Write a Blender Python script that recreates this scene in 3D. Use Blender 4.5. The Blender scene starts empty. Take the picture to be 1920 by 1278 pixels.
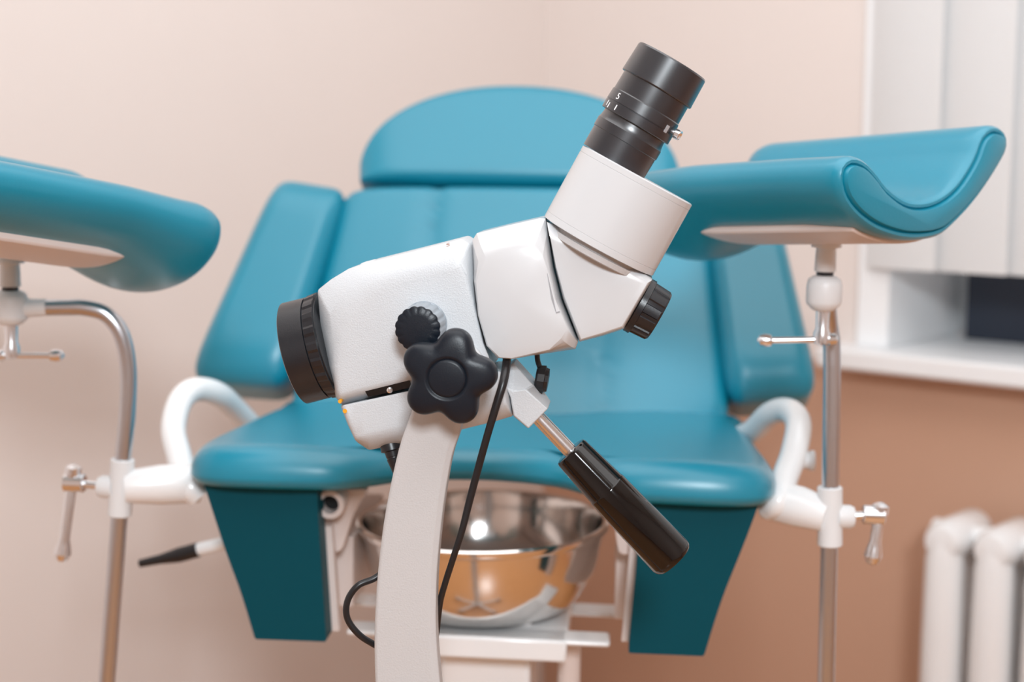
import bpy, bmesh, math
from mathutils import Vector as V, Matrix as M
from mathutils.geometry import tessellate_polygon
PI = math.pi
scn = bpy.context.scene
# ------------------------------------------------------------------ camera
W, H, FPX = 1920, 1278, 1920 * 50 / 36
TH = math.atan(339 / FPX)
CZ = 1.25
cam_d = bpy.data.cameras.new('camera'); cam = bpy.data.objects.new('camera', cam_d)
scn.collection.objects.link(cam); scn.camera = cam
cam_d.lens = 50; cam_d.sensor_width = 36; cam_d.sensor_fit = 'HORIZONTAL'
cam.location = (0, 0, CZ); cam.rotation_euler = (PI / 2 - TH, 0, 0)
cam_d.clip_start = 0.02
cam_d.dof.use_dof = True; cam_d.dof.focus_distance = 1.135; cam_d.dof.aperture_fstop = 3.6
# ------------------------------------------------------------------ world / light / exposure
w = bpy.data.worlds.new('sky'); scn.world = w; w.use_nodes = True
bg = w.node_tree.nodes['Background']; bg.inputs[0].default_value = (.86, .93, 1, 1); bg.inputs[1].default_value = 1.6
scn.view_settings.view_transform = 'Standard'; scn.view_settings.look = 'None'
scn.view_settings.gamma = 1; scn.view_settings.use_curve_mapping = False
scn.view_settings.exposure = -0.27
def area(name, loc, tgt, size, power, col=(1, 1, 1), sy=None, spread=PI):
    l = bpy.data.lights.new(name, 'AREA'); l.energy = power; l.color = col
    l.size = size; l.spread = spread
    if sy: l.shape = 'RECTANGLE'; l.size_y = sy
    o = bpy.data.objects.new(name, l); scn.collection.objects.link(o); o.location = loc
    o.rotation_euler = (V(tgt) - V(loc)).to_track_quat('-Z', 'Y').to_euler()
    return o
area('camera_flash', (.20, -1.20, 2.12), (0, 2.0, .8), .42, 62, (.88, .95, 1))
area('bounce_flash', (.03, -.10, 1.80), (.3, 1.4, 2.75), .12, 9, (.88, .95, 1), None, math.radians(110))
area('ceiling_fill', (.1, .9, 2.68), (.1, .9, 0), 2.2, 33, (.96, .965, .98), 2.2)  # added fill panel, stands in for light bounced off the ceiling
# ------------------------------------------------------------------ projection helpers
UP = V((0, math.sin(TH), math.cos(TH))); FW = V((0, math.cos(TH), -math.sin(TH))); CAM = V((0, 0, CZ))
def ray(px, py): return FW + V((1, 0, 0)) * ((px - 960) / FPX) - UP * ((py - 639) / FPX)
def onpl(px, py, p0, n):
    d = ray(px, py); return CAM + d * ((V(p0) - CAM).dot(n) / d.dot(n))
def aty(px, py, Y): return onpl(px, py, (0, Y, 0), V((0, 1, 0)))
# ------------------------------------------------------------------ materials
MT = {}
def mat(name, col, rough=.5, metal=0, coat=0, bump=0, bscale=200, var=0, spec=.5, coatr=.1, trans=0, alpha=None, tl=0):
    m = bpy.data.materials.new(name); m.use_nodes = True; nt = m.node_tree; b = nt.nodes['Principled BSDF']
    b.inputs['Base Color'].default_value = (*col, 1); b.inputs['Roughness'].default_value = rough
    b.inputs['Metallic'].default_value = metal; b.inputs['Coat Weight'].default_value = coat
    b.inputs['Coat Roughness'].default_value = coatr
    b.inputs['Specular IOR Level'].default_value = spec
    b.inputs['Transmission Weight'].default_value = trans
    tc = nt.nodes.new('ShaderNodeTexCoord')
    n = nt.nodes.new('ShaderNodeTexNoise'); n.inputs['Scale'].default_value = bscale; n.inputs['Detail'].default_value = 3
    nt.links.new(tc.outputs['Object'], n.inputs['Vector'])
    if bump:
        bp = nt.nodes.new('ShaderNodeBump'); bp.inputs['Strength'].default_value = bump; bp.inputs['Distance'].default_value = .001
        nt.links.new(n.outputs['Fac'], bp.inputs['Height']); nt.links.new(bp.outputs['Normal'], b.inputs['Normal'])
    n2 = nt.nodes.new('ShaderNodeTexNoise'); n2.inputs['Scale'].default_value = 9
    nt.links.new(tc.outputs['Object'], n2.inputs['Vector'])
    mx = nt.nodes.new('ShaderNodeMix'); mx.data_type = 'RGBA'
    k = 1 - (var or .02)
    mx.inputs['A'].default_value = (col[0] * k, col[1] * k, col[2] * k, 1); mx.inputs['B'].default_value = (*col, 1)
    nt.links.new(n2.outputs['Fac'], mx.inputs['Factor']); nt.links.new(mx.outputs['Result'], b.inputs['Base Color'])
    if tl:
        o = nt.nodes['Material Output']; ts = nt.nodes.new('ShaderNodeBsdfTranslucent'); ts.inputs[0].default_value = (*col, 1)
        ms = nt.nodes.new('ShaderNodeMixShader'); ms.inputs[0].default_value = tl
        nt.links.new(b.outputs[0], ms.inputs[1]); nt.links.new(ts.outputs[0], ms.inputs[2]); nt.links.new(ms.outputs[0], o.inputs[0])
    MT[name] = m; return m
def wallmat(name, c_lo, c_hi):
    return mat(name, c_hi, .55, bump=.15, bscale=60, var=.03)
mat('wall', (.79, .71, .67), .5, bump=.1, bscale=80)
mat('wall_lower', (.60, .36, .25), .5, bump=.1, bscale=80)
mat('ceiling', (.85, .83, .80), .8)
mat('trim_white', (.90, .91, .92), .35)
mat('blind', (.90, .90, .90), .8, bump=.3, bscale=500, tl=.3)
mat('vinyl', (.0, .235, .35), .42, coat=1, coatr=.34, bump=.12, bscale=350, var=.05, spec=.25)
mat('vinyl_shaded', (.0, .065, .09), .5, spec=.15, bump=.12, bscale=350, var=.05)  # darker copy of vinyl: shade on the leg flaps put into the colour
mat('white_paint', (.90, .905, .91), .25, coat=.4)
mat('tray_white', (.78, .68, .64), .4)
mat('plastic_white', (.80, .81, .82), .4)
mat('chrome', (.88, .90, .93), .2, metal=1)
mat('steel', (.60, .61, .64), .3, metal=1, bump=.1, bscale=100)
mat('bowl_steel', (.82, .80, .78), .13, metal=1)
mat('head_white', (.60, .625, .65), .42, bump=.35, bscale=900, coat=.15, coatr=.3)
mat('head_gloss', (.62, .63, .645), .28, coat=.5, coatr=.12)
mat('arm_cream', (.57, .56, .56), .42, bump=.28, bscale=700)
mat('black_satin', (.009, .011, .015), .30, bump=.06, bscale=900, spec=.6)
mat('black_knob', (.006, .010, .017), .36, bump=.10, bscale=1200, spec=.35)
mat('black_barrel', (.007, .010, .016), .34, coat=.7, coatr=.28, spec=.8)
mat('black_gloss', (.004, .003, .003), .08, coat=.3, coatr=.03, spec=.4)
mat('black_rubber', (.012, .012, .014), .35)
mat('black_hole', (.003, .003, .003), .7)
mat('grey_ring', (.30, .34, .38), .4)
mat('grey_label', (.42, .42, .44), .4)
mat('speckle', (.60, .60, .60), .7, bump=1, bscale=1200, var=.3)
mat('orange_dot', (.85, .38, .02), .4)
mat('print_white', (.9, .9, .92), .4)
mat('print_brown', (.30, .14, .08), .5)
mat('navy', (.022, .03, .05), .5)
def floormat():
    m = mat('floor', (.56, .26, .10), .3, var=.2)
    return m
floormat()
g = bpy.data.materials.new('glass'); g.use_nodes = True; b = g.node_tree.nodes['Principled BSDF']
b.inputs['Transmission Weight'].default_value = 1; b.inputs['Roughness'].default_value = .0; b.inputs['IOR'].default_value = 1.45
MT['glass'] = g
# ------------------------------------------------------------------ object helpers
def wm(o):
    m = o.matrix_basis.copy()
    while o.parent: o = o.parent; m = o.matrix_basis @ m
    return m
def props(o, label=None, cat=None, group=None, kind=None):
    for k, v in (('label', label), ('category', cat), ('group', group), ('kind', kind)):
        if v: o[k] = v
    return o
def obj(name, bm, m, parent=None, ang=32, bev=0, seg=2, sub=0, label=None):
    """links a mesh built in world coordinates as one object (part of parent if given)"""
    me = bpy.data.meshes.new(name)
    bmesh.ops.recalc_face_normals(bm, faces=bm.faces)
    if parent is not None: bm.transform(wm(parent).inverted())
    bm.to_mesh(me); bm.free()
    me.materials.append(MT[m])
    me.shade_smooth()
    if not sub: me.set_sharp_from_angle(angle=math.radians(ang))
    o = bpy.data.objects.new(name, me); scn.collection.objects.link(o); o.parent = parent
    if bev:
        b = o.modifiers.new('bevel', 'BEVEL'); b.width = bev; b.segments = seg; b.limit_method = 'ANGLE'; b.angle_limit = math.radians(25)
        b.harden_normals = False
    if sub:
        s = o.modifiers.new('subdivision', 'SUBSURF'); s.levels = sub; s.render_levels = sub
    if label: o['label'] = label
    return o
def thing(name, loc, label, cat, rot=(0, 0, 0), group=None):
    o = bpy.data.objects.new(name, None); scn.collection.objects.link(o)
    o.location = loc; o.rotation_euler = rot; o.empty_display_size = .05
    return props(o, label, cat, group)
def NB(): return bmesh.new()
def loft(bm, rings, cap0=True, cap1=True, closed=True):
    vs = [[bm.verts.new(p) for p in r] for r in rings]
    n = len(vs[0])
    for a, b in zip(vs, vs[1:]):
        for i in range(n if closed else n - 1):
            j = (i + 1) % n; bm.faces.new((a[i], a[j], b[j], b[i]))
    if cap0: bm.faces.new(vs[0])
    if cap1: bm.faces.new(vs[-1][::-1])
    return vs
def basis(ax, ref=None):
    ax = V(ax).normalized(); ref = V(ref) if ref is not None else (V((0, 0, 1)) if abs(ax.z) < .9 else V((1, 0, 0)))
    e1 = (ref - ax * ref.dot(ax)).normalized(); return ax, e1, ax.cross(e1)
def lathe(bm, o, ax, prof, n=64, cap0=True, cap1=True, rf=None, ref=None):
    """prof: (t along axis, radius)"""
    a, e1, e2 = basis(ax, ref); rings = []
    for t, r in prof:
        rings.append([V(o) + a * t + (e1 * math.cos(f) + e2 * math.sin(f)) * (r if rf is None else rf(t, r, f))
                      for f in [2 * PI * i / n for i in range(n)]])
    return loft(bm, rings, cap0, cap1)
def catmull(pts, k=8):
    P = [V(p) for p in pts]; P = [P[0] * 2 - P[1]] + P + [P[-1] * 2 - P[-2]]; out = []
    for i in range(1, len(P) - 2):
        a, b, c, d = P[i - 1:i + 3]
        for j in range(k):
            t = j / k
            out.append(.5 * (2 * b + (c - a) * t + (2 * a - 5 * b + 4 * c - d) * t * t + (3 * b - a - 3 * c + d) * t ** 3))
    out.append(P[-2]); return out
def tube(bm, pts, r, n=20, k=8, smooth=True, cap=True):
    P = catmull(pts, k) if smooth else [V(p) for p in pts]
    m = len(P); R = r if isinstance(r, (list, tuple)) else [r] * len(pts)
    def rad(i):
        x = i / (m - 1) * (len(R) - 1); j = min(int(x), len(R) - 2); return R[j] + (R[j + 1] - R[j]) * (x - j)
    T = [(P[min(i + 1, m - 1)] - P[max(i - 1, 0)]).normalized() for i in range(m)]
    _, e1, _ = basis(T[0]); rings = []
    for i in range(m):
        e1 = (e1 - T[i] * e1.dot(T[i])).normalized(); e2 = T[i].cross(e1)
        rings.append([P[i] + (e1 * math.cos(f) + e2 * math.sin(f)) * rad(i) for f in [2 * PI * q / n for q in range(n)]])
    loft(bm, rings, cap, cap)
def boxc(bm, o, ex, ey, ez, dx, dy, dz):
    """box from corner-span: centre o, unit axes, half sizes"""
    o = V(o); ex, ey, ez = V(ex) * dx, V(ey) * dy, V(ez) * dz
    loft(bm, [[o - ex - ey + s * ez, o + ex - ey + s * ez, o + ex + ey + s * ez, o - ex + ey + s * ez] for s in (-1, 1)])
def sphere(bm, c, r, n=20):
    lathe(bm, V(c) - V((0, 0, r)), (0, 0, 1), [(r - r * math.cos(a), max(r * math.sin(a), 1e-5)) for a in [PI * i / 12 for i in range(13)]], n)
def smooth_poly(pts, k=4):
    P = [V((p[0], p[1], 0)) for p in pts]; n = len(P); out = []
    for i in range(n):
        a, b, c, d = P[i - 1], P[i], P[(i + 1) % n], P[(i + 2) % n]
        for j in range(k):
            t = j / k; q = .5 * (2 * b + (c - a) * t + (2 * a - 5 * b + 4 * c - d) * t * t + (3 * b - a - 3 * c + d) * t ** 3)
            out.append((q.x, q.y))
    return out
def resample(pts, n):
    P = [V((p[0], p[1])) for p in pts]; P.append(P[0]); L = [0]
    for a, b in zip(P, P[1:]): L.append(L[-1] + (b - a).length)
    out = []; j = 0
    for i in range(n):
        t = L[-1] * i / n
        while L[j + 1] < t: j += 1
        f = (t - L[j]) / max(L[j + 1] - L[j], 1e-9); q = P[j].lerp(P[j + 1], f); out.append((q.x, q.y))
    return out
def round_poly(pts, rads, k=6):
    """fillet corners of a 2D polygon"""
    n = len(pts); out = []
    if not isinstance(rads, (list, tuple)): rads = [rads] * n
    for i in range(n):
        p = V(pts[i]); a = V(pts[i - 1]) - p; b = V(pts[(i + 1) % n]) - p; r = min(rads[i], a.length * .48, b.length * .48)
        if r < 1e-6: out += [tuple(p)] * 1; continue
        s = p + a.normalized() * r; e = p + b.normalized() * r
        for j in range(k + 1):
            t = j / k; q = s * (1 - t) ** 2 + p * 2 * t * (1 - t) + e * t * t; out.append((q.x, q.y))
    return out
def inset(pts, d):
    n = len(pts); P = [V(p) for p in pts]; A = sum(P[i].x * P[(i + 1) % n].y - P[(i + 1) % n].x * P[i].y for i in range(n)); s = 1 if A > 0 else -1
    out = []
    for i in range(n):
        e0 = (P[i] - P[i - 1]); e1 = (P[(i + 1) % n] - P[i])
        if e0.length < 1e-9: e0 = e1
        if e1.length < 1e-9: e1 = e0
        e0 = e0.normalized(); e1 = e1.normalized()
        n0 = V((-e0.y, e0.x)) * s; n1 = V((-e1.y, e1.x)) * s; m = n0 + n1
        m = n0 if m.length < 1e-6 else m / max(m.dot(n0), .35)
        q = P[i] + m * d; out.append((q.x, q.y))
    return out
# ------------------------------------------------------------------ THE ROOM (corner seen behind the chair)
K = V((.069, 3.05, 0)); RD = V((1.11, -1, 0)).normalized(); LD = V((-1, -1.11, 0)).normalized()
NR = LD; NL = RD                                   # inward normals of right / left wall
ZT = 2.75; LR, LL, WT = 4.2, 4.4, .40
ZU = V((0, 0, 1))
def wbox(bm, a, b, z0, z1, d0, d1, org=K, D=RD, N=NR):
    boxc(bm, org + D * ((a + b) / 2) + N * ((d0 + d1) / 2) + ZU * ((z0 + z1) / 2), D, N, ZU, (b - a) / 2, (d1 - d0) / 2, (z1 - z0) / 2)
S0, S1, WZ0, WZ1 = .80, 2.35, .920, 2.35
bm = NB()
ZD = WZ0 - .036
wbox(bm, -WT, S0, ZD, ZT, -WT, 0); wbox(bm, S1, LR + WT, ZD, ZT, -WT, 0); wbox(bm, S0, S1, WZ1, ZT, -WT, 0)
props(obj('wall_right', bm, 'wall'), kind='structure')
bm = NB(); wbox(bm, -WT, LR + WT, 0, ZD, -WT, 0); props(obj('wall_right', bm, 'wall_lower'), kind='structure')
bm = NB(); wbox(bm, 0, LL + WT, 0, ZT, -WT, 0, K, LD, NL); props(obj('wall_left', bm, 'wall'), kind='structure')
bm = NB(); wbox(bm, 0, LR, 0, ZT, -WT, 0, K + LD * LL, RD, -LD); props(obj('wall_back', bm, 'wall'), kind='structure')
bm = NB(); wbox(bm, 0, LL, 0, ZT, -WT, 0, K + RD * LR, LD, -RD); props(obj('wall_front', bm, 'wall'), kind='structure')
bm = NB(); wbox(bm, -WT, LR + WT, -.1, 0, -WT, LL + WT); props(obj('floor', bm, 'floor'), kind='structure')
bm = NB(); wbox(bm, -WT, LR + WT, ZT, ZT + .1, -WT, LL + WT); props(obj('ceiling', bm, 'ceiling'), kind='structure')
# no luminaire is modelled; an added fill panel under the ceiling lights the tops
# window
bm = NB()
FD0, FD1 = -.35, -.28
wbox(bm, S0, S1, WZ0, WZ0 + .15, FD0, FD1); wbox(bm, S0, S1, WZ1 - .09, WZ1, FD0, FD1)
for a, b in ((S0, S0 + .09), (S1 - .09, S1), ((S0 + S1) / 2 - .06, (S0 + S1) / 2 + .06)): wbox(bm, a, b, WZ0 + .15, WZ1 - .09, FD0, FD1)
win = props(obj('window_1', bm, 'trim_white', bev=.004), kind='structure')
bm = NB(); wbox(bm, S0 + .08, S1 - .08, WZ0 + .14, WZ1 - .08, -.32, -.31); obj('pane', bm, 'glass', win)
# reveal lining + casing
bm = NB()
wbox(bm, S0 - .05, S0 + .012, WZ0, WZ1 + .04, -.28, .012); wbox(bm, S1 - .012, S1 + .05, WZ0, WZ1 + .04, -.28, .012); wbox(bm, S0 + .012, S1 - .012, WZ1 - .012, WZ1 + .04, -.28, .012)
props(obj('trim_1', bm, 'trim_white', bev=.003), kind='structure')
bm = NB(); wbox(bm, S0 - .09, S1 + .09, WZ0 - .036, WZ0, -.28, .085)
props(obj('window_sill', bm, 'trim_white', bev=.006), 'white window sill board projecting from the wall under the blind', 'window sill', kind='structure')
# vertical blind
bl = thing('vertical_blind', K + RD * 1.5 + NR * .0 + ZU * 1.05, 'cream vertical fabric blind hanging in the window above the sill', 'blind')
bm = NB(); wbox(bm, S0 - .04, S1 + .04, 2.40, 2.45, .0, .05); obj('headrail', bm, 'trim_white', bl)
for i in range(13):
    s = S0 - .028 + i * .125; bm = NB(); rings = []
    for z in (1.062, 2.41):
        pts = []
        for k in range(9):
            u = k / 8; d = .022 + .018 * u + .006 * math.sin(PI * u)
            pts.append(K + RD * (s + u * .137) + NR * d + ZU * z)
        pts += [p - NR * .0012 for p in pts[::-1]]
        rings.append(pts)
    loft(bm, rings); obj('slat', bm, 'blind', bl)
# dark box on sill
bm = NB()
p = onpl(1808, 636, K + NR * (-.20) + ZU * WZ0, NR); s_b = (p - K).dot(RD)
wbox(bm, s_b, s_b + .30, WZ0, WZ0 + .22, -.235, -.20)
props(obj('dark_case', bm, 'navy', bev=.004), 'dark navy case standing on the window sill half hidden by the blind', 'case')
# radiator
rp = onpl(1795, 960, K + NR * .12, NR); s_r = (rp - K).dot(RD); rz1 = rp.z; rz0 = .14
rad = thing('radiator', K + RD * (s_r + .3) + NR * .1, 'white cast radiator on the wall below the window sill', 'radiator')
for i in range(9):
    c = K + RD * (s_r + i * .084) + NR * .11; bm = NB()
    for d in (-.05, .05):
        tube(bm, [c + NR * d + ZU * z for z in (rz0 + .03, rz0 + .07, rz0 + .2, rz1 - .2, rz1 - .07, rz1 - .03)], [.024, .031, .033, .033, .031, .024], smooth=False)
    for z in (rz0 + .04, rz1 - .04):
        lathe(bm, c - NR * .075 + ZU * z, NR, [(0, .008), (.004, .026), (.02, .034), (.13, .034), (.146, .026), (.15, .008)], 24)
        lathe(bm, c - RD * .042 + ZU * z, RD, [(0, .022), (.084, .022)], 20)
    obj('section', bm, 'white_paint', rad, ang=50)
for z in (rz0 + .04,):
    bm = NB(); tube(bm, [K + RD * (s_r - .04 + k) + NR * .11 + ZU * z_ for k, z_ in ((.72, z), (.80, z), (.83, z - .04), (.83, .0))], .011); obj('pipe', bm, 'white_paint', rad)
for k in (1, 7):
    bm = NB(); wbox(bm, s_r + k * .084 + .030, s_r + k * .084 + .054, rz1 - .12, rz1 - .10, 0, .12); obj('bracket', bm, 'white_paint', rad)
# ------------------------------------------------------------------ EXAMINATION CHAIR
chair = thing('examination_chair', (-.035, 1.43, 0), 'teal padded gynaecological examination chair with two leg rests on steel poles', 'medical chair', (0, math.radians(1.2), math.radians(-4.5)))
CM = wm(chair); CI = CM.inverted()
cx, cy, cz = (CM.to_3x3() @ V(a) for a in ((1, 0, 0), (0, 1, 0), (0, 0, 1)))
def cp(x, y, z): return CM @ V((x, y, z))
def cpx(px, py, yl): return onpl(px, py, cp(0, yl, 0), cy)            # pixel -> world point on chair plane y=yl
def cl(px, py, yl): return CI @ cpx(px, py, yl)
def pad2(name, fmap, T, R, m, parent, hf=None, back=.02, na=128, nr=26, ex=5, size=.2, label=None):
    """upholstered pad: fmap(u,v,h)->world for u,v in [-1,1]; rolled edge of radius R, thickness T"""
    bm = NB(); rings = []
    rhos = [0.02] + [1 - (1 - i / nr) ** 1.0 for i in range(1, nr + 1)]
    e = R / size
    rhos = [.02] + [(1 - e) * i / 16 for i in range(1, 17)] + [1 - e * (1 - math.sin(PI / 2 * i / 9)) for i in range(1, 10)]
    for rho in rhos:
        d = (1 - rho) * size
        h = R * (math.sqrt(max(0, 1 - (1 - min(d / R, 1)) ** 2)) - 1)
        r = []
        for k in range(na):
            f = 2 * PI * k / na; c, s = math.cos(f), math.sin(f)
            q = (abs(c) ** ex + abs(s) ** ex) ** (-1 / ex); u, v = rho * c * q, rho * s * q
            hh = h + (hf(u, v) if hf else 0)
            r.append(fmap(u, v, T + hh))
        rings.append(r)
    last = []; last2 = []
    for k in range(na):
        f = 2 * PI * k / na; c, s = math.cos(f), math.sin(f)
        q = (abs(c) ** ex + abs(s) ** ex) ** (-1 / ex); last.append(fmap(c * q, s * q, 0)); last2.append(fmap(c * q * .97, s * q * .97, -.006))
    rings += [last, last2]
    loft(bm, rings)
    return obj(name, bm, m, parent, ang=60, label=label)
def bil(q, u, v):
    a, b, c, d = [V(p) for p in q]; s = (u + 1) / 2; t = (v + 1) / 2
    return a * (1 - s) * (1 - t) + b * s * (1 - t) + c * s * t + d * (1 - s) * t   # BL BR TR TL
# --- backrest plane (tilted back)
BT = math.radians(28)
bk0 = cp(0, .43, .93); bku = cy * math.sin(BT) + cz * math.cos(BT); bkn = -cy * math.cos(BT) + cz * math.sin(BT)
def bk(px, py, off=0): return onpl(px, py, bk0 + bkn * off, bkn)
def gro(u0, w, dep): return lambda u, v: -dep * sum(math.exp(-((u - a) / w) ** 2) for a in u0)
TB = .055
q = [bk(528, 800, TB), bk(1374, 812, TB), bk(1332, 352, TB), bk(640, 342, TB)]
back = pad2('back_cushion', lambda u, v, h: bil(q, u, v) + bkn * (h - TB), TB, .022, 'vinyl', chair,
            hf=lambda u, v: -.007 * (math.exp(-((u + .47) / .03) ** 2) + math.exp(-((u - .42) / .03) ** 2)) * (1 if True else 0) + .008 * (1 - u * u) - .012 * math.exp(-((v + .55) / .35) ** 2) * (1 - u * u), size=.24, ex=14)
q2 = [bk(338, 700, TB + .02), bk(532, 715, TB + .02), bk(650, 340, TB + .02), bk(512, 318, TB + .02)]
TW = .085
pad2('side_cushion', lambda u, v, h: bil(q2, u, v) + bkn * (h - TW), TW, .030, 'vinyl', chair, size=.075, ex=7)
q3 = [bk(1364, 745, TB + .02), bk(1544, 730, TB + .02), bk(1462, 375, TB + .02), bk(1325, 390, TB + .02)]
pad2('side_cushion', lambda u, v, h: bil(q3, u, v) + bkn * (h - TW), TW, .030, 'vinyl', chair, size=.075, ex=7)
def headmap(u, v, h):
    # flat bottom, domed top
    vv = (v + 1) / 2; half = 306 * (1 - max(0, vv) ** 2.6 * .0); x = u
    # top arch
    yb = 337; arch = 183 * math.sqrt(max(0, 1 - (abs(u) * .985) ** 2.2)) + 4
    return bk(973 + 303 * u, yb - arch * vv + 6 * u, TB) + bkn * (h - TB)
pad2('head_cushion', headmap, TB, .022, 'vinyl', chair, size=.085, ex=16)
# backing boards
bm = NB()
qb = [bk(590, 770, -.004), bk(1310, 780, -.004), bk(1290, 380, -.004), bk(680, 370, -.004)]
loft(bm, [[p for p in qb], [p - bkn * .018 for p in qb]]); board = obj('back_board', bm, 'plastic_white', chair, bev=.003)
# --- seat
zs = .953; SLOPE = .055
sl, sr = cl(352, 900, -.03).x, cl(1450, 935, -.03).x
sl -= .006; sr += .006; sw = (sr - sl) / 2; sc = (sl + sr) / 2
fx0 = sc - .012
def seat_outline():
    y0, y1 = -.045, .42; n = []
    L = [(sc - sw, y0 + .05), (sc - sw - .002, y0 + .2), (sc - sw + .006, y1 - .07), (sc - sw + .045, y1), (sc + sw - .045, y1), (sc + sw - .006, y1 - .07), (sc + sw + .002, y0 + .2), (sc + sw, y0 + .05),
         (sc + sw - .035, y0), (sc + .155, y0 + .002), (sc + .11, y0 + .03), (sc + .07, y0 + .075), (sc, y0 + .095), (sc - .07, y0 + .075), (sc - .11, y0 + .03), (sc - .155, y0 + .002), (sc - sw + .035, y0)]
    return resample(smooth_poly(L, 8), 160)
so = seat_outline()
bm = NB(); rings = []
R = .026; T = .037
def sh(x, y):   # crown + recline dip
    return .010 * math.exp(-((abs(x - sc) - .20) / .12) ** 2) - .004
def zt(y): return -SLOPE * (y + .03)
rings = []
for k in range(12):
    f = k / 12 * .86 + .02
    rings.append([cp(sc + (x - sc) * f, .20 + (y - .20) * f, zs + zt(.2 + (y - .2) * f) + sh(sc + (x - sc) * f, .2 + (y - .2) * f)) for x, y in so])
for i in range(9):
    a = PI / 2 * i / 8; ins = R * (1 - math.sin(a)); h = R * (math.cos(a) - 1)
    rings.append([cp(x, y, zs + zt(y) + h + sh(x, y) * (1 - i / 8)) for x, y in inset(so, ins)])
rings.append([cp(x, y, zs + zt(y) - T + .008) for x, y in so])
rings.append([cp(x, y, zs + zt(y) - T) for x, y in inset(so, .006)])
loft(bm, rings)
seat = obj('seat_cushion', bm, 'vinyl', chair, ang=60)
bm = NB(); ib = inset(so, .05); loft(bm, [[cp(x, y, zs + zt(y) - T) for x, y in ib], [cp(x, y, zs + zt(y) - T - .005) for x, y in ib]]); obj('seat_board', bm, 'tray_white', chair)
# --- front flaps
def flap(pts, yl, th, rr, sg=1):
    P = round_poly(pts, rr, 3); bm = NB()
    fr = [cpx(x, y, yl) for x, y in P]; fi = [cpx(x, y, yl) for x, y in inset(P, 4)]
    loft(bm, [fr, [p + cy * th for p in fr]]); f = obj('leg_flap', bm, 'vinyl_shaded', chair, ang=40, bev=.004, seg=3)
    fr = [cpx(x, y, yl) for x, y in ([(555, 1000), (598, 1000), (612, 1200), (570, 1199)] if sg > 0 else [(1240, 1000), (1198, 1000), (1178, 1221), (1220, 1222)])]
    bm = NB(); loft(bm, [[p + cy * th + cx * sg * .007 for p in fr], [p + cy * (th + .012) + cx * sg * .007 for p in fr]]); obj('backing', bm, 'tray_white', f)
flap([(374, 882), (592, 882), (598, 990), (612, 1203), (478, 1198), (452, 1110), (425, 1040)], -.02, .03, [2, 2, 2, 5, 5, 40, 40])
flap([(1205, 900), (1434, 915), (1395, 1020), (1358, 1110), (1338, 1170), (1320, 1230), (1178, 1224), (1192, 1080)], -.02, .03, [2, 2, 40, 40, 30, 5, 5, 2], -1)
# --- hand rails
def railt(pts, r, name='hand_rail'):
    bm = NB(); tube(bm, [cpx(*p) for p in pts], r, n=24); return obj(name, bm, 'white_paint', chair, ang=80)
railt([(500, 830, .34), (445, 770, .26), (408, 738, .20), (366, 730, .16), (338, 752, .13), (325, 803, .10), (336, 855, .06), (352, 905, .02), (375, 930, .02)], .0142)
railt([(1360, 830, .34), (1408, 810, .26), (1445, 776, .20), (1478, 770, .16), (1497, 795, .12), (1488, 850, .08), (1470, 900, .04), (1460, 938, .01), (1440, 950, .02)], .0142)
bm = NB(); lathe(bm, cpx(1492, 862, .08), cx, [(0, .009), (.014, .009), (.015, .011), (.019, .011), (.02, .009)]); obj('rail_knob', bm, 'plastic_white', chair)
# --- outriggers, clamps
def side(sgn, arm, c0, c1, hub, bar, yl):
    bm = NB(); a, b, c = [cpx(*p) for p in arm]; tube(bm, [a, b, c], [.021, .021, .017], smooth=False, n=28)
    obj('outrigger', bm, 'white_paint', chair, ang=50)
    A, B = cpx(*c0, yl), cpx(*c1, yl); bm = NB(); d = (A - B); L = d.length
    rr = .0125
    lathe(bm, B, d, [(0, rr - .001), (.001, rr), (L - .001, rr), (L, rr - .001)], 32)
    C = (A + B) / 2 + cx * sgn * .008
    lathe(bm, C, cx * sgn, [(0, .012), (.012, .012), (.016, .010), (.017, .006)], 28)
    cl_ = obj('pole_clamp', bm, 'plastic_white', chair)
    Hh = cpx(*hub, yl); bm = NB(); tube(bm, [C, Hh], .0042, smooth=False); obj('clamp_screw', bm, 'chrome', cl_)
    P, Q = cpx(*bar[0], yl), cpx(*bar[1], yl); ax = (Q - P).normalized(); bm = NB()
    LL_ = (Q - P).length
    lathe(bm, P, ax, [(0, .003), (.003, .0082), (.011, .0085), (.016, .005), (.018, .0058), (LL_ - .025, .0056), (LL_ - .018, .0075), (LL_ - .009, .0092), (LL_ - .002, .006), (LL_, .002)], 24)
    lathe(bm, Hh - cx * sgn * .012 - ax * 0, cx * sgn, [(0, .008), (.001, .0095), (.021, .0095), (.022, .008)], 24)
    obj('clamp_handle', bm, 'chrome', cl_)
side(-1, [(372, 905, .03), (300, 908, .01), (235, 912, 0)], (230, 860), (224, 966), (138, 905), ((139, 870), (115, 1052)), 0)
side(1, [(1440, 935, .03), (1500, 950, .01), (1550, 966, 0)], (1556, 912), (1556, 1022), (1640, 965), ((1652, 942), (1634, 1058)), 0)
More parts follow.
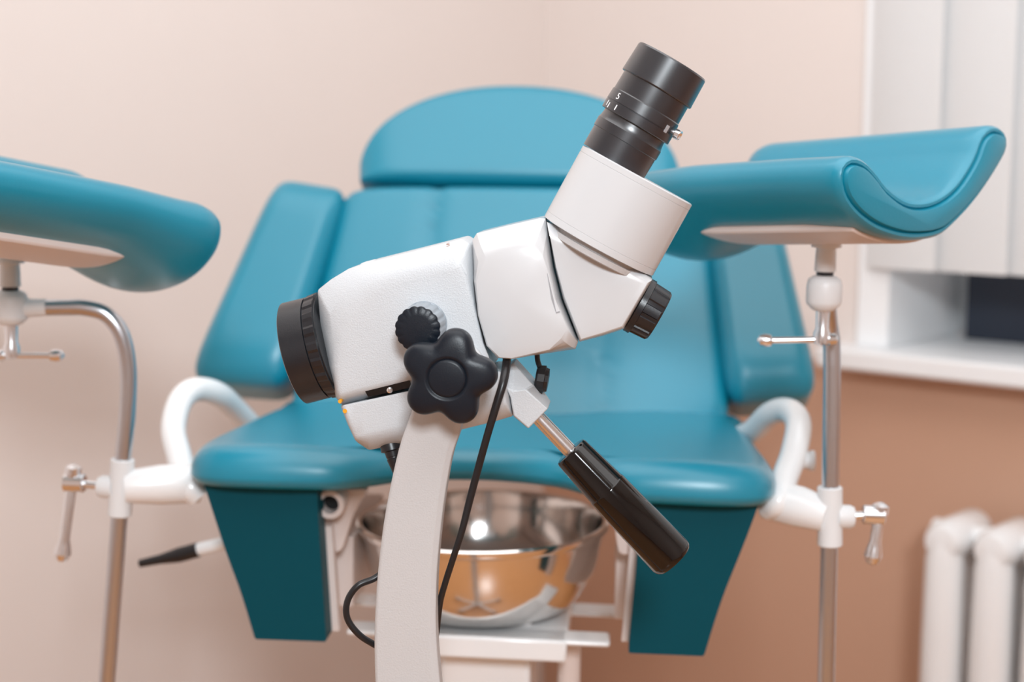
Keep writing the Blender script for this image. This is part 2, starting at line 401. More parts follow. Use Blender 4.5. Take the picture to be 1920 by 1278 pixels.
# --- poles
bm = NB(); tube(bm, [cpx(*p) for p in ((178, 1500, 0), (186, 1400, 0), (200, 1278, 0), (212, 1120, 0), (224, 966, 0), (231, 860, 0), (239, 770, 0), (240, 690, 0), (228, 628, -.002), (200, 590, -.004), (160, 577, -.006), (120, 576, -.008), (50, 577, -.012))], .0086, n=24)
poleL = obj('leg_rest_pole', bm, 'steel', chair, ang=80)
bm = NB(); tube(bm, [cpx(*p) for p in ((1546, 1500, 0), (1549, 1278, 0), (1556, 960, 0), (1559, 780, 0), (1560, 690, 0), (1559, 640, 0), (1554, 605, -.004), (1550, 560, -.02))], .0086, n=24)
poleR = obj('leg_rest_pole', bm, 'steel', chair, ang=80)
def joint(parent, cxp, yc, yl, lev, k=1.0, ytop=470, sx=1):
    S = lambda px_: px_ * (cpx(cxp, yc, yl).y) / FPX * k
    def at(y): return cpx(cxp, y, yl)
    def L(y0, prof, m, nm, par):
        bm = NB(); lathe(bm, at(y0), cz, [(t, r) for t, r in prof], 32); return obj(nm, bm, m, par)
    c = at(yc); s = S(1)
    bm = NB(); lathe(bm, c - cz * 33 * s, cz, [(0, 16 * s), (3 * s, 22 * s), (12 * s, 31 * s), (18 * s, 33 * s), (48 * s, 33 * s), (60 * s, 30 * s), (66 * s, 22 * s), (67 * s, 18 * s)], 36)
    j = obj('swivel_joint', bm, 'plastic_white', parent, ang=40)
    bm = NB(); lathe(bm, c + cz * 33 * s, cz, [(0, 16 * s), (9 * s, 16 * s)], 28); obj('joint_seal', bm, 'black_satin', parent)
    bm = NB(); lathe(bm, c + cz * 41 * s, cz, [(0, 18 * s), (1 * s, 20 * s), (38 * s, 19 * s), (44 * s, 18 * s), (46 * s, 28 * s), (54 * s, 28 * s), (56 * s, 26 * s), (75 * s, 26 * s)], 32); obj('joint_neck', bm, 'plastic_white', parent)
    bm = NB(); lathe(bm, c - cz * 98 * s, cz, [(0, 8 * s), (4 * s, 15 * s), (22 * s, 16 * s), (32 * s, 12 * s), (70 * s, 13 * s)], 28)
    a = cpx(lev[0], lev[1], yl); b_ = cpx(lev[2], lev[3], yl); tube(bm, [a, b_], [6 * s, 6 * s], smooth=False)
    ax = (b_ - a).normalized(); lathe(bm, b_ - ax * 14 * s, ax, [(0, 6 * s), (3 * s, 11 * s), (14 * s, 12.5 * s), (24 * s, 10 * s), (28 * s, 4 * s)], 24)
    if sx: lathe(bm, a - ax * 26 * s, ax, [(0, 4 * s), (4 * s, 10 * s), (16 * s, 12 * s), (24 * s, 6 * s)], 24)
    obj('joint_lever', bm, 'chrome', parent)
    return c, s
joint(poleR, 1545, 550, -.03, (1545, 636, 1434, 638))
joint(poleL, 20, 577, -.015, (14, 666, 106, 666), k=.98)
bm = NB(); tube(bm, [cpx(35, 577, -.012), cpx(60, 577, -.012), cpx(88, 576, -.010)], [.011, .0095, .0088], smooth=False); obj('pole_socket', bm, 'plastic_white', poleL)
# --- leg pads: U shaped trough swept along its length
near_o = V((.369, 1.27, 0)); axis2 = V((-.604, .797, 0)); lat = V((.797, .604, 0))
prof_px = [(1603, 291), (1583, 308), (1578, 340), (1588, 378), (1615, 412), (1655, 438), (1710, 452), (1765, 446), (1800, 420), (1840, 375), (1878, 318), (1898, 276), (1892, 243), (1868, 233), (1845, 252), (1828, 295), (1795, 345), (1755, 372), (1712, 374), (1675, 350), (1650, 318), (1628, 297)]
pr = []
for x, y in prof_px:
    p = onpl(x, y, near_o, axis2); pr.append(((p - near_o).dot(lat), p.z))
pr = resample(smooth_poly(pr, 6), 72)
def legpad(parent, o, ax, lt, mir, pitch, dz, Lp=.30, zref=1.28, flare=.022, tray=True, roll=0):
    """o: near end reference (profile coords 0), ax: unit direction near->far, lt: lateral"""
    def place(l, z, s, ins=0):
        if mir: l = -l
        z0 = z + dz
        l2 = l * math.cos(roll) - (z - 1.22) * math.sin(roll); z2 = 1.22 + dz + l * math.sin(roll) + (z - 1.22) * math.cos(roll)
        return o + lt * l2 + ax * s + ZU * (z2 - s * math.tan(pitch))
    def station(s, ins, fk=1):
        f = fk * min(1, max(0, (s - .60 * Lp) / (.30 * Lp))); f = f * f * (3 - 2 * f)
        mid = min(1, s / (.25 * Lp)) * (1 - f)
        P = inset(pr, ins) if ins > 0 else pr
        out = []
        for l, z in P:
            k = max(0, (1.275 - z) / .11)
            out.append(place(l, z - flare * f * min(k, 1.1) ** 1.4 + .006 * mid * k, s))
        return out
    bm = NB(); rings = []
    e = .016
    for i in range(7):
        a = PI / 2 * i / 6; rings.append(station(e * (1 - math.sin(a)) - .0, e * (1 - math.cos(a)) if False else e * (1 - math.sin(PI / 2 * (i / 6)))))
    rings = []
    for i in range(6):
        a = PI / 2 * i / 5; rings.append(station(.010 * (1 - math.sin(a)), .012 * (1 - math.sin(a)) if i else .012))
    rings = [station(.0, .0125), station(.001, .009), station(.006, .0075), station(.004, .006), station(.004, .0035), station(.007, .001), station(.012, 0)]
    for i in range(1, 24): rings.append(station(.012 + (Lp - .012 - .03) * i / 23, 0))
    for i in range(1, 8):
        a = PI / 2 * i / 7; rings.append(station(Lp - .03 + .03 * math.sin(a), .0135 * (1 - math.cos(a))))
    loft(bm, rings)
    p = obj('leg_pad', bm, 'vinyl', parent, ang=50)
    # white tray under it
    bm = NB(); idx = [i for i, (l, z) in enumerate(pr) if z < 1.212 and l < .095]
    lo = [pr[i] for i in idx]; lo.sort(key=lambda q: q[0])
    outer = {}
    for l, z in lo:
        key = round(l / .008)
        if key not in outer or z < outer[key][1]: outer[key] = (l, z)
    low = [outer[k] for k in sorted(outer) if outer[k][1] < 1.194][:14]
    rr = []
    NS = 16
    for j in range(NS + 1):
        s = (.07 + .70 * j / NS) * Lp
        e_ = max(0, (j - NS + 3) / 3) ** 2 * .006; up = [place(l, z + .010, s) for l, z in low]; dn = [place(l, z - .002 + e_, s) for l, z in low[::-1]]
        rr.append(up + dn)
    loft(bm, rr); obj('leg_pad_tray', bm, 'tray_white', parent, ang=50, bev=.002)
    return p
legpad(poleR, near_o, axis2, lat, False, math.radians(3.0), 0)
farL = aty(262, 455, 1.44); axL = V((.604, .797, 0)); oL = V((farL.x, farL.y, 0)) - axL * .285
legpad(poleL, oL, axL, V((.797, -.604, 0)), True, math.radians(10), .006)
# --- under frame
for sx_, (px_, py_) in ((-1, (618, 946)), (1, (1180, 962))):
    c = cpx(px_, py_, .0); s = .00064; bm = NB()
    lathe(bm, c + cy * .22, -cy, [(0, 24 * s), (.219, 24 * s), (.22, 23 * s), (.22, 15 * s), (.20, 15 * s)], 32)
    rl = obj('rail_socket', bm, 'tray_white', chair)
    bm = NB(); lathe(bm, c + cy * .019, -cy, [(0, 14.5 * s), (.002, 14.5 * s)], 24); obj('bore', bm, 'black_hole', rl)
    bm = NB(); P = [(590, 922), (690, 915), (662, 965), (640, 1035), (606, 1035), (596, 970)] if sx_ < 0 else [(1210, 930), (1130, 930), (1150, 975), (1160, 1040), (1196, 1040), (1206, 980)]
    fr = [cpx(x, y, .03) for x, y in round_poly(P, 12, 3)]; loft(bm, [fr, [p + cy * .02 for p in fr]]); obj('gusset', bm, 'tray_white', chair, bev=.002)
    bm = NB(); x0 = (CI @ c).x
    boxc(bm, cp(x0 , .17, .80), cx, cy, cz, .012, .10, .04); obj('frame_plate', bm, 'tray_white', chair, bev=.002)
BB = cpx(905, 970, .14); BBl = CI @ BB
bm = NB(); a = cl(650, 1180, .03); b_ = cl(1143, 1213, .03); boxc(bm, cp((a.x + b_.x) / 2, .045, (a.z + b_.z) / 2), cx, cy, cz, (b_.x - a.x) / 2, .018, (a.z - b_.z) / 2); obj('cross_bar', bm, 'white_paint', chair, bev=.003)
zb = a.z
bm = NB(); a = cl(622, 1128, .20); b_ = cl(1190, 1160, .20); boxc(bm, cp((a.x + b_.x) / 2, .22, (a.z + b_.z) / 2), cx, cy, cz, (b_.x - a.x) / 2, .02, (a.z - b_.z) / 2 ); obj('cross_bar', bm, 'white_paint', chair, bev=.003)
bm = NB(); a = cl(836, 1213, .12); b_ = cl(1000, 1213, .12)
xm = (a.x + b_.x) / 2; boxc(bm, cp(xm, .14, .40), cx, cy, cz, (b_.x - a.x) / 2, .07, .375); obj('column', bm, 'white_paint', chair, bev=.006)
bm = NB(); boxc(bm, cp(xm, .135, zb - .012), cx, cy, cz, .09, .11, .012); obj('column_head', bm, 'white_paint', chair, bev=.003)
bm = NB(); c = cl(1068, 1213, .10); lathe(bm, cp(c.x, .10, .03), cz, [(0, .0125), (zb - .05, .0125)], 24); obj('strut', bm, 'tray_white', chair)
bm = NB(); boxc(bm, V((-.02, 1.76, .035)), (1, 0, 0), (0, 1, 0), (0, 0, 1), .24, .26, .035); obj('base', bm, 'white_paint', chair, bev=.01)
for sx_ in (-1, 1):
    bm = NB(); tube(bm, [cp(sc + sx_ * .17, .20, zs - T - .035), cp(sc + sx_ * .17, .36, zs - T - .035), cp(sc + sx_ * .17, .47, zs - T - .01), bk0 + cx * sx_ * .17 - bkn * .03 + bku * .12, bk0 + cx * sx_ * .17 - bkn * .03 + bku * .36], .012); obj('back_strut', bm, 'white_paint', chair)
# adjusting lever
bm = NB(); tube(bm, [cpx(262, 1056, .10), cpx(300, 1048, .10), cpx(335, 1040, .10), cpx(372, 1030, .10)], [.0045, .0055, .0085, .0085]); lv = obj('lever_grip', bm, 'black_rubber', chair)
bm = NB(); tube(bm, [cpx(370, 1030, .10), cpx(420, 1018, .10), cpx(640, 965, .12)], [.0075, .0075, .007], smooth=False); obj('lever_rod', bm, 'white_paint', chair)
# --- bowl
bowl = None
bm = NB(); rimz = BB.z; bz = CM @ V((BBl.x, .14, zb)); bz = bz.z + .001; D = rimz - bz; Rr = 242 * BB.y / FPX
prof = [(0, .02), (0, Rr * .62), (.006, Rr * .72), (.02, Rr * .80), (D * .45, Rr * .90), (D * .8, Rr * .945), (D - .009, Rr * .955), (D - .010, Rr * .985), (D - .007, Rr * 1.0), (D - .002, Rr), (D, Rr * .985), (D - .001, Rr * .955), (D - .008, Rr * .942), (D * .8, Rr * .93), (D * .45, Rr * .885), (.022, Rr * .785), (.008, Rr * .70), (.003, Rr * .6), (.003, .02)]
lathe(bm, V((BB.x, BB.y, bz)), ZU, prof, 96)
props(obj('basin', bm, 'bowl_steel', None, ang=45), 'round stainless steel basin under the front notch of the teal seat', 'basin')
# ------------------------------------------------------------------ COLPOSCOPE (in focus)
YAW = math.radians(5.0)
hr = V((math.cos(YAW), -math.sin(YAW), 0)); hn = V((-math.sin(YAW), -math.cos(YAW), 0))
h0 = aty(870, 600, 1.16)
colp = thing('colposcope', (h0.x - .03, h0.y, 0), 'white side-on colposcope with black eyepiece, objective and star knob on a curved cream arm', 'colposcope')
def hp(px, py, w=0): return onpl(px, py, h0 + hn * w, hn)
PS = 1.16 / FPX
def slab(name, outline, wref, w0, w1, wf, front, m, binset=14, bev=.003, seg=3, ang=30, parent=colp, dome=None):
    bm = NB(); out = [hp(x, y, wref) for x, y in outline]; back = [hp(x, y, wref) for x, y in inset(outline, binset)]
    rings = [[p + hn * (w0 - (wf - w1) - wref) for p in back], [p + hn * (w0 - wref) for p in out], [p + hn * (w1 - wref) for p in out]]
    if front:
        fr = [hp(x, y, wf) for x, y in front]; cen = sum(fr, V()) / len(fr)
        if dome:
            o1 = rings[-1]
            for t in (.25, .5, .75):      # rounded shoulder between rim and face
                b = 1 - (1 - t) ** 2; rings.append([a.lerp(q_, t) + hn * ((b - t) * (wf - w1) * .9) for a, q_ in zip(o1, fr)])
            rings.append(fr)
            for f_ in (.85, .65, .4, .12): rings.append([cen + (p - cen) * f_ + hn * dome * (1 - f_ * f_) for p in fr])
        else: rings.append(fr)
    loft(bm, rings); return obj(name, bm, m, parent, bev=bev, seg=seg, ang=ang)
# upper body
oA = [(597, 543), (622, 523), (655, 503), (692, 491), (780, 469), (866, 447), (882, 456), (889, 480), (896, 560), (912, 640), (925, 688), (780, 723), (641, 757), (631, 742), (615, 680), (602, 605)]
fA = [(645, 630), (660, 590), (690, 548), (735, 524), (795, 508), (850, 494), (862, 500), (872, 520), (888, 570), (905, 640), (918, 668), (780, 703), (640, 738), (637, 728), (632, 690), (637, 655)]
bodyA = slab('body_housing', oA, .012, -.034, .016, .036, fA, 'head_white', bev=.0016, seg=3, ang=70, dome=.0008)
# lower housing
oE = [(641, 757), (800, 721), (925, 690), (948, 690), (958, 735), (963, 778), (930, 788), (800, 820), (722, 836), (694, 842), (670, 826), (655, 795)]
fE = [(643, 759), (800, 725), (925, 694), (938, 696), (944, 735), (948, 752), (930, 757), (800, 788), (722, 806), (698, 812), (668, 817), (657, 792)]
slab('base_housing', oE, .010, -.03, .014, .034, fE, 'head_white', bev=.0015, dome=.0005, ang=60)
# middle (magnification) housing
oB = [(886, 450), (894, 437), (950, 423), (1012, 409), (1022, 410), (1027, 430), (1037, 500), (1052, 560), (1070, 605), (1084, 640), (1079, 654), (1020, 663), (960, 672), (932, 668), (912, 645), (897, 590), (888, 520)]
fB = [(902, 503), (912, 484), (935, 472), (965, 467), (1000, 468), (1018, 480), (1028, 510), (1040, 560), (1055, 595), (1064, 616), (1052, 634), (1030, 655), (960, 671), (937, 670), (915, 648), (898, 590), (893, 530)]
bodyB = slab('middle_housing', oB, .020, -.03, .020, .043, fB, 'head_gloss', bev=.002, seg=3, ang=75, dome=.0035)
# elbow wedge
oC = [(1026, 416), (1110, 452), (1200, 505), (1223, 524), (1196, 570), (1169, 616), (1130, 629), (1087, 640), (1074, 606), (1056, 560), (1041, 500), (1031, 440)]
fC = [(1030, 440), (1110, 472), (1188, 517), (1214, 530), (1191, 569), (1166, 611), (1130, 623), (1090, 635), (1077, 603), (1059, 557), (1043, 500), (1033, 450)]
slab('elbow_housing', oC, .020, -.03, .022, .031, fC, 'head_gloss', bev=.0018, seg=3, ang=70, dome=.002)
slab('elbow_seam', inset([(1022, 410), (1110, 455), (1200, 510), (1196, 570), (1169, 610), (1084, 641), (1070, 606), (1052, 560), (1037, 500), (1027, 440)], 3), .018, -.03, .020, .026, None, 'black_satin', bev=0)
from mathutils.bvhtree import BVHTree
def hit(o, px, py):
    me = o.data; mw = wm(o); t = BVHTree.FromPolygons([mw @ v.co for v in me.vertices], [tuple(p.vertices) for p in me.polygons])
    h = t.ray_cast(CAM, ray(px, py).normalized()); return h[0], h[1]
# pieces in the head plane with a common slope
def hdir(a, b, w=0): return (hp(*b, w) - hp(*a, w)).normalized()
def hscale(px, py, w=0): return (hp(px + 1, py, w) - hp(px, py, w)).length
# objective
A0 = hp(566, 659); A1 = hp(617, 646); ax = (A1 - A0).normalized(); s = PS * .995
bm = NB(); lathe(bm, A0, ax, [(-9 * s, 70 * s), (-9 * s, 86 * s), (-14 * s, 90 * s), (-14 * s, 96 * s), (-12 * s, 99.5 * s), (34 * s, 99 * s), (35 * s, 96 * s), (37 * s, 96 * s), (60 * s, 96 * s)], 96)
ob = obj('objective', bm, 'black_satin', colp, ang=35)
bm = NB(); lathe(bm, A0, ax, [(36.5 * s, 90 * s), (37 * s, 100.5 * s), (57 * s, 103 * s), (58 * s, 96 * s)], 120, rf=lambda t, r, f: r - (2.6 * s if math.sin(20 * f + .1) > 0 and r > 97 * s else 0))
obj('grip_ring', bm, 'black_satin', ob, ang=20)
bm = NB(); lathe(bm, A0, ax, [(-7 * s, 1 * s), (-7 * s, 85 * s), (-4 * s, 85 * s)], 64, cap0=True); obj('lens', bm, 'black_gloss', ob)
# binocular housing: cylinder
C0 = hp(1122, 461, .0); C1 = hp(1196, 327, .0); ax = (C1 - C0).normalized(); s = PS; Lh = (C1 - C0).length
Rh = 115 * s
bm = NB()
lathe(bm, C0, ax, [(0, Rh * .96), (1.5 * s, Rh), (13 * s, Rh), (13.3 * s, Rh - .5 * s), (14 * s, Rh - .5 * s), (14.3 * s, Rh), (Lh - 13 * s, Rh * .995), (Lh - 12.7 * s, Rh * .995 - .5 * s), (Lh - 12 * s, Rh * .995 - .5 * s), (Lh - 11.7 * s, Rh * .995), (Lh - 2 * s, Rh * .995), (Lh, Rh * .97)], 96)
bh = obj('eyepiece_housing', bm, 'head_gloss', colp, ang=30)
bm = NB(); lathe(bm, C0 - ax * 16 * s, ax, [(-4 * s, 96 * s), (-2 * s, 101 * s), (8 * s, 102 * s), (9 * s, 96 * s), (17 * s, 96 * s)], 64); obj('housing_collar', bm, 'arm_cream', colp)
# eyepiece
E0 = hp(1152, 300, .004); E1 = hp(1257, 122, .004); ax = (E1 - E0).normalized(); s = PS
k = s
bm = NB(); lathe(bm, E0 - ax * 3 * k, ax, [(0, 64 * k), (40 * k, 64.5 * k), (40.6 * k, 65.5 * k), (41.2 * k, 66 * k), (58 * k, 66 * k), (60 * k, 65 * k), (64 * k, 64 * k), (70 * k, 63 * k), (160 * k, 62 * k)], 80)
ep = obj('eyepiece', bm, 'black_barrel', colp, ang=25)
bm = NB(); lathe(bm, E0, ax, [(73 * k, 60 * k), (73 * k, 69 * k), (74 * k, 70 * k), (90 * k, 70 * k), (90.6 * k, 69.2 * k), (91.6 * k, 69.2 * k), (92.2 * k, 70 * k), (112 * k, 69 * k), (114 * k, 67.5 * k), (116 * k, 67.5 * k), (150 * k, 67 * k)], 80); obj('diopter_ring', bm, 'black_barrel', ep, ang=25)
bm = NB(); lathe(bm, E0, ax, [(148 * k, 60 * k), (148.5 * k, 71 * k), (150 * k, 72 * k), (203 * k, 70 * k), (206 * k, 68 * k), (206 * k, 58 * k), (190 * k, 50 * k)], 80); cup = obj('eyecup', bm, 'black_barrel', ep, ang=25)
# screw + marks on ring
lt_ = ax.cross(hn).normalized()
if lt_.x < 0: lt_ = -lt_
fr_ = hn - ax * hn.dot(ax); fr_.normalize()
def onring(t, phi, r): return E0 + ax * t * k + (fr_ * math.cos(phi) + lt_ * math.sin(phi)) * r * k
p0 = onring(97, 1.22, 66); d = (fr_ * math.cos(1.22) + lt_ * math.sin(1.22))
bm = NB(); lathe(bm, p0, d, [(0, 4 * k), (8 * k, 4 * k), (8.5 * k, 9 * k), (12 * k, 9.5 * k), (19 * k, 9 * k), (20 * k, 6 * k), (17 * k, 3 * k)], 24); obj('ring_screw', bm, 'chrome', ep)
bm = NB(); p0 = onring(95, .86, 69.6); d = (fr_ * math.cos(.86) + lt_ * math.sin(.86)); tt = d.cross(ax)
boxc(bm, p0, ax, tt, d, 7 * k, 4 * k, 1.0 * k); obj('index_mark', bm, 'grey_label', ep)
def ptext(name, body, size, p, ex, ey, n, m, parent):
    cu = bpy.data.curves.new(name, 'FONT'); cu.body = body; cu.size = size; cu.extrude = .00012; cu.align_x = 'CENTER'; cu.align_y = 'CENTER'
    to = bpy.data.objects.new(name, cu); scn.collection.objects.link(to)
    dg = bpy.context.evaluated_depsgraph_get(); me = bpy.data.meshes.new_from_object(to.evaluated_get(dg))
    bm = bmesh.new(); bm.from_mesh(me); bpy.data.objects.remove(to)
    mtx = M((( ex.x, ey.x, n.x, p.x), (ex.y, ey.y, n.y, p.y), (ex.z, ey.z, n.z, p.z), (0, 0, 0, 1))); bm.transform(mtx)
    return obj(name, bm, m, parent)
ph = -.82; d = fr_ * math.cos(ph) + lt_ * math.sin(ph); tx = ax.cross(d).normalized()
if tx.dot(lt_) < 0: tx = -tx
ptext('dial_number', '5', 17 * k, onring(101, ph, 70.2), tx, ax, d, 'print_white', ep)
for ph, tt_ in ((-.70, 82), (-1.0, 80), (-1.12, 83)):
    d = fr_ * math.cos(ph) + lt_ * math.sin(ph); tx = ax.cross(d).normalized(); bm = NB()
    boxc(bm, onring(tt_, ph, 70.1), ax, tx, d, 5 * k, 1.1 * k, .3 * k); obj('dial_tick', bm, 'print_white', ep)
# side knob on elbow
K0 = hp(1196, 571, .0); d2 = (hp(1196 + 87, 571 + 49) - hp(1196, 571)).normalized()
bm = NB(); lathe(bm, K0 - d2 * 2 * s, d2, [(0, 50 * s), (1 * s, 55 * s), (12 * s, 55 * s), (13 * s, 52 * s)], 64)
kn = obj('zoom_knob', bm, 'black_satin', colp, ang=30)
bm = NB(); lathe(bm, K0 + d2 * 10 * s, d2, [(0, 50 * s), (1 * s, 52 * s), (32 * s, 50 * s), (36 * s, 46 * s)], 160, rf=lambda t, r, f: r - (2.6 * s if math.sin(12 * f) > .55 and t < 33 * s else 0)); obj('ribbed_grip', bm, 'black_satin', kn, ang=30)
# focus knob
F0 = hp(797, 606, .033)
bm = NB(); lathe(bm, F0, hn, [(0, 41 * s), (.001, 42 * s), (.004, 42 * s), (.0045, 40 * s)], 64); fk = obj('focus_dial', bm, 'grey_ring', colp)
bm = NB(); nf = 16
def fl(t, r, f): return r * (1 - .045 * (0.5 + .5 * math.cos(nf * f)) ** 2) if r > 30 * s else r
lathe(bm, F0 + hn * .0045, hn, [(0, 41 * s), (.003, 41.5 * s), (.030, 40.5 * s), (.034, 39.5 * s)], 192, rf=fl); obj('fluted_rim', bm, 'grey_ring', fk, ang=40)
bm = NB(); lathe(bm, F0 + hn * .0378, hn, [(0, 41 * s), (.001, 41 * s), (.002, 38 * s), (.0025, 24 * s), (.0028, 2 * s)], 192, rf=fl); obj('dial_face', bm, 'black_knob', fk, ang=40)
# pivot boss and star knob
bm = NB(); lathe(bm, hp(858, 688, .03), hn, [(0, 54 * s), (.012, 54 * s), (.015, 48 * s), (.045, 40 * s)], 64); obj('pivot_boss', bm, 'head_gloss', colp)
KC = hp(842, 705, .092); bm = NB()
_, e1k, e2k = hn, hr, ZU
def star(w, r, ph=math.radians(5)):
    out = []
    for i in range(160):
        f = 2 * PI * i / 160; c5 = math.cos(5 * (f - ph)); q = r + 11.0 * s * (c5 - .13 * math.cos(10 * (f - ph))) * min(1, r / (70 * s)) ** 3
        out.append(KC + hn * w + (hr * math.cos(f) + ZU * math.sin(f)) * q)
    return out
r0 = 77 * s
rg = []
for w_, dr in ((-.008, -22), (-.0075, -9), (-.006, -4), (-.003, -.8), (0, 0), (.004, 0), (.007, -1.5), (.0095, -4.5), (.011, -9), (.0122, -16), (.0131, -26)): rg.append(star(w_, r0 + dr * s))
rb = 36 * s
def circ(w, r): return [KC + hn * w + (hr * math.cos(2 * PI * i / 160) + ZU * math.sin(2 * PI * i / 160)) * r for i in range(160)]
rg += [circ(.0135, 40 * s), circ(.0135, 37.5 * s), circ(.0122, 35 * s), circ(.0120, 33.5 * s), circ(.0132, 31.5 * s), circ(.0136, 28 * s), circ(.0138, 2 * s)]
loft(bm := NB(), rg); sk = obj('star_knob', bm, 'black_knob', colp, ang=60)
# slot with slider
bm = NB(); P = [(684, 727), (756, 708), (770, 712), (770, 725), (692, 742)]
fr = [hp(x, y, .0300) for x, y in P]; loft(bm, [[p - hn * .004 for p in fr], [p + hn * .0042 for p in fr]]); sl_ = obj('filter_slot', bm, 'black_gloss', colp)
bm = NB(); lathe(bm, hp(731, 731, .034), hn, [(0, 5.5 * s), (.0012, 5.5 * s), (.002, 3 * s)], 20); obj('slot_pin', bm, 'chrome', sl_)
bm = NB(); lathe(bm, hp(776, 541, .0355), hn, [(0, 3.6 * s), (.0008, 3.6 * s)], 20); obj('screw_hole', bm, 'black_hole', colp)
for (x, y) in ((647, 770),):
    bm = NB(); lathe(bm, hp(x, y, .0335), hn, [(0, 4.2 * s), (.001, 4 * s)], 16); obj('orange_mark', bm, 'orange_dot', colp)
bm = NB(); lathe(bm, hp(640, 750, .0300), hn, [(0, 4 * s), (.006, 3.6 * s)], 16); obj('orange_mark', bm, 'orange_dot', colp)
bm = NB(); P = [(673, 499), (680, 492), (700, 487), (706, 491)]; fr = [hp(x, y, .004) for x, y in P]; loft(bm, [[p - hn * .012 for p in fr], [p + hn * .006 for p in fr]]); obj('top_button', bm, 'head_white', colp, bev=.001)
ph_, pn_ = hit(bodyA, 840, 459); tx = hdir((692, 491), (866, 447)); tx = (tx - pn_ * tx.dot(pn_)).normalized()
if pn_.dot(hn) < 0: pn_ = -pn_
ptext('engraved_letter', 'S', 17 * s, ph_, tx, pn_.cross(tx), pn_, 'print_brown', colp)
bm = NB(); P = [(1026, 512), (1032, 510), (1044, 560), (1050, 585), (1043, 587), (1034, 560)]; fr = [hit(bodyB, x, y)[0] for x, y in P]
loft(bm, [[p - hn * .0004 for p in fr], [p + hn * .0004 for p in fr]]); obj('side_label', bm, 'grey_label', colp)
# handle bracket, rod, grip
bm = NB(); P = [(945, 690), (962, 680), (1000, 722), (1029, 764), (990, 803), (962, 779), (955, 735)]
fr = [hp(x, y, .012) for x, y in P]; P2 = [(948, 726), (962, 733), (985, 729), (1027, 766), (991, 803), (963, 779), (957, 745)]
f2 = [hp(x, y, .024) for x, y in P2]
loft(bm, [[p - hn * .03 for p in fr], fr, f2]); obj('handle_bracket', bm, 'head_white', colp, bev=.001)
G0 = hp(1000, 772, .004); G1 = hp(1069, 845, .004); G2 = hp(1263, 1048, .004); ax = (G2 - G1).normalized(); Lg = (G2 - G1).length
bm = NB(); lathe(bm, G1 - ax * 100 * s, ax, [(0, 14 * s), (110 * s, 14 * s)], 32); rod = obj('handle_rod', bm, 'chrome', colp)
bm = NB(); lathe(bm, G1, ax, [(0, 15 * s), (-1 * s, 28 * s), (1 * s, 33 * s), (6 * s, 35 * s), (98 * s, 39.5 * s), (100 * s, 40.5 * s), (102 * s, 41.0 * s), (Lg - 10 * s, 44 * s), (Lg - 3 * s, 42.5 * s), (Lg + 2 * s, 38 * s), (Lg + 4 * s, 20 * s), (Lg + 4 * s, 2 * s)], 72)
obj('handle_grip', bm, 'black_gloss', colp, ang=40)
# lens cap hanging
bm = NB(); tube(bm, [hp(1007, 660, .0), hp(1008, 675, .0), hp(1012, 688, .0)], 5 * s); cpo = obj('plug_strap', bm, 'black_rubber', colp)
pc = hp(1016, 711, .0); dx = (hp(1028, 713) - hp(1004, 709)).normalized(); bm = NB(); lathe(bm, pc - dx * 12 * s, dx, [(0, 22 * s), (4 * s, 26 * s), (17 * s, 27.5 * s), (18 * s, 24 * s), (24 * s, 22 * s), (25 * s, 14 * s)], 12); obj('dust_plug', bm, 'black_rubber', colp, ang=20)
# arm (curved plate in front of the head's side)
WA = .058; armL = [(775, 745), (770, 775), (752, 825), (738, 880), (722, 960), (711, 1040), (704, 1120), (701, 1200), (703, 1290), (708, 1360)]
armR = [(870, 745), (864, 800), (848, 850), (838, 900), (828, 970), (820, 1050), (817, 1110), (817, 1190), (824, 1280), (834, 1360)]
aL = catmull([hp(x, y, WA) for x, y in armL], 6); aR = catmull([hp(x, y, WA) for x, y in armR], 6)
bm = NB(); rings = []
for a, b_ in zip(aL, aR):
    e = (b_ - a).normalized(); c = .0022
    rings.append([a + e * c, b_ - e * c * 2.2, b_ - hn * c * 1.2, b_ - hn * .017, a - hn * .017, a - hn * c])
loft(bm, rings); obj('support_arm', bm, 'arm_cream', colp, ang=28, bev=.0008, seg=2)
bot = (aL[-1] + aR[-1]) / 2 - hn * .009
bm = NB(); lathe(bm, V((bot.x, bot.y, .12)), ZU, [(0, .03), (.05, .03), (.06, .02), (bot.z - .10, .02)], 32); obj('stand_column', bm, 'arm_cream', colp)
bm = NB(); lathe(bm, V((bot.x, bot.y, .075)), ZU, [(0, .05), (.045, .045), (.05, .03)], 32)
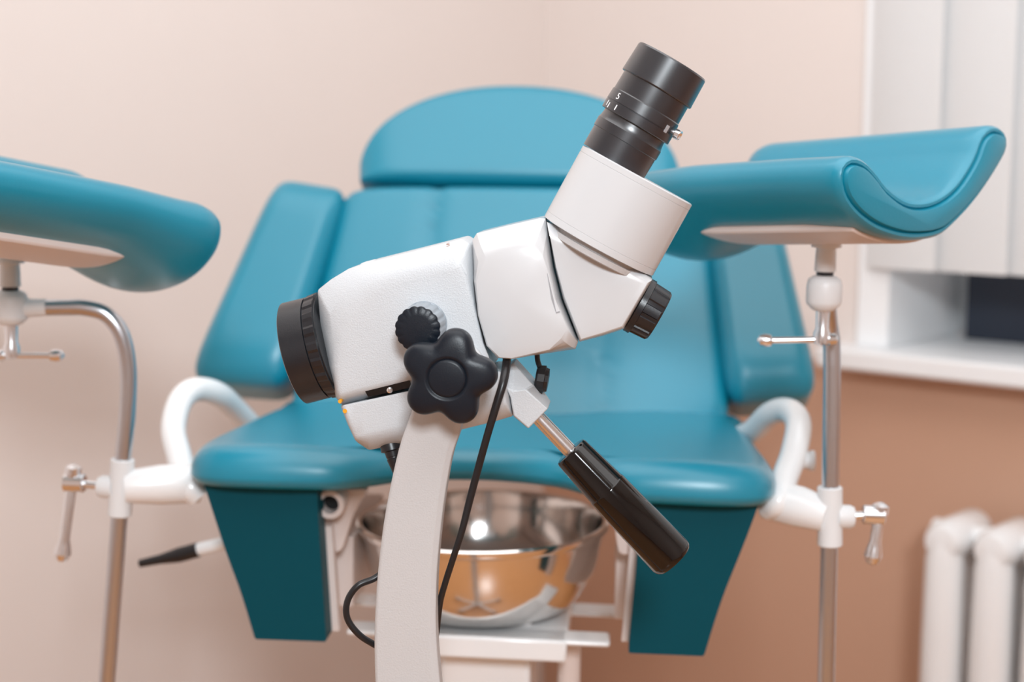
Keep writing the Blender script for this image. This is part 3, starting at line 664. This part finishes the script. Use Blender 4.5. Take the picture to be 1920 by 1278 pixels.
for i in range(5):
    f = 2 * PI * i / 5 - PI / 2; d = V((math.cos(f), math.sin(f), 0)); c0 = V((bot.x, bot.y, .095)); tube(bm, [c0, c0 + d * .27 - ZU * .015], [.020, .014], smooth=False)
obj('stand_base', bm, 'arm_cream', colp)
for i in range(5):
    f = 2 * PI * i / 5 - PI / 2; d = V((math.cos(f), math.sin(f), 0)); t_ = V((-math.sin(f), math.cos(f), 0)); bm = NB()
    c = V((bot.x, bot.y, 0)) + d * .265 + ZU * .03; lathe(bm, c - t_ * .01, t_, [(0, .026), (.002, .03), (.018, .03), (.02, .026)], 28); lathe(bm, c, ZU, [(0, .006), (.045, .006)], 12); obj('caster', bm, 'black_rubber', colp)
# cables
bm = NB(); tube(bm, [hp(*p) for p in ((951, 655, .030), (950, 680, .034), (944, 715, .046), (932, 755, .050), (914, 815, .050), (896, 880, .048), (880, 940, .048), (866, 995, .050), (850, 1045, .05), (834, 1095, .046), (825, 1130, .040), (819, 1180, .034), (812, 1240, .030), (806, 1400, .026))],
               [7.5 * s, 8 * s, 8 * s, 7.5 * s, 7 * s, 7 * s, 7 * s, 6.3 * s, 6 * s, 6 * s, 6 * s, 6 * s, 6 * s, 6 * s], n=16); obj('power_cable', bm, 'black_rubber', colp, ang=80)
bm = NB(); tube(bm, [hp(*p) for p in ((736, 840, .015), (745, 880, .018), (757, 930, .025), (760, 990, .028), (740, 1050, .034), (705, 1082, .040), (672, 1097, .046), (652, 1125, .048), (651, 1158, .048), (672, 1188, .046), (702, 1208, .038), (745, 1230, .030), (780, 1300, .028), (790, 1400, .026))], 6.2 * s, n=16); obj('light_cable', bm, 'black_rubber', colp, ang=80)
bm = NB(); tp = hp(733, 836, .012); dd = (hp(757, 930, .02) - tp).normalized()
lathe(bm, tp - dd * 10 * s, dd, [(0, 20 * s), (18 * s, 21 * s), (20 * s, 15 * s), (30 * s, 14 * s), (31 * s, 13 * s), (33 * s, 13 * s), (34 * s, 14 * s), (62 * s, 9 * s)], 32); obj('cable_plug', bm, 'black_rubber', colp)
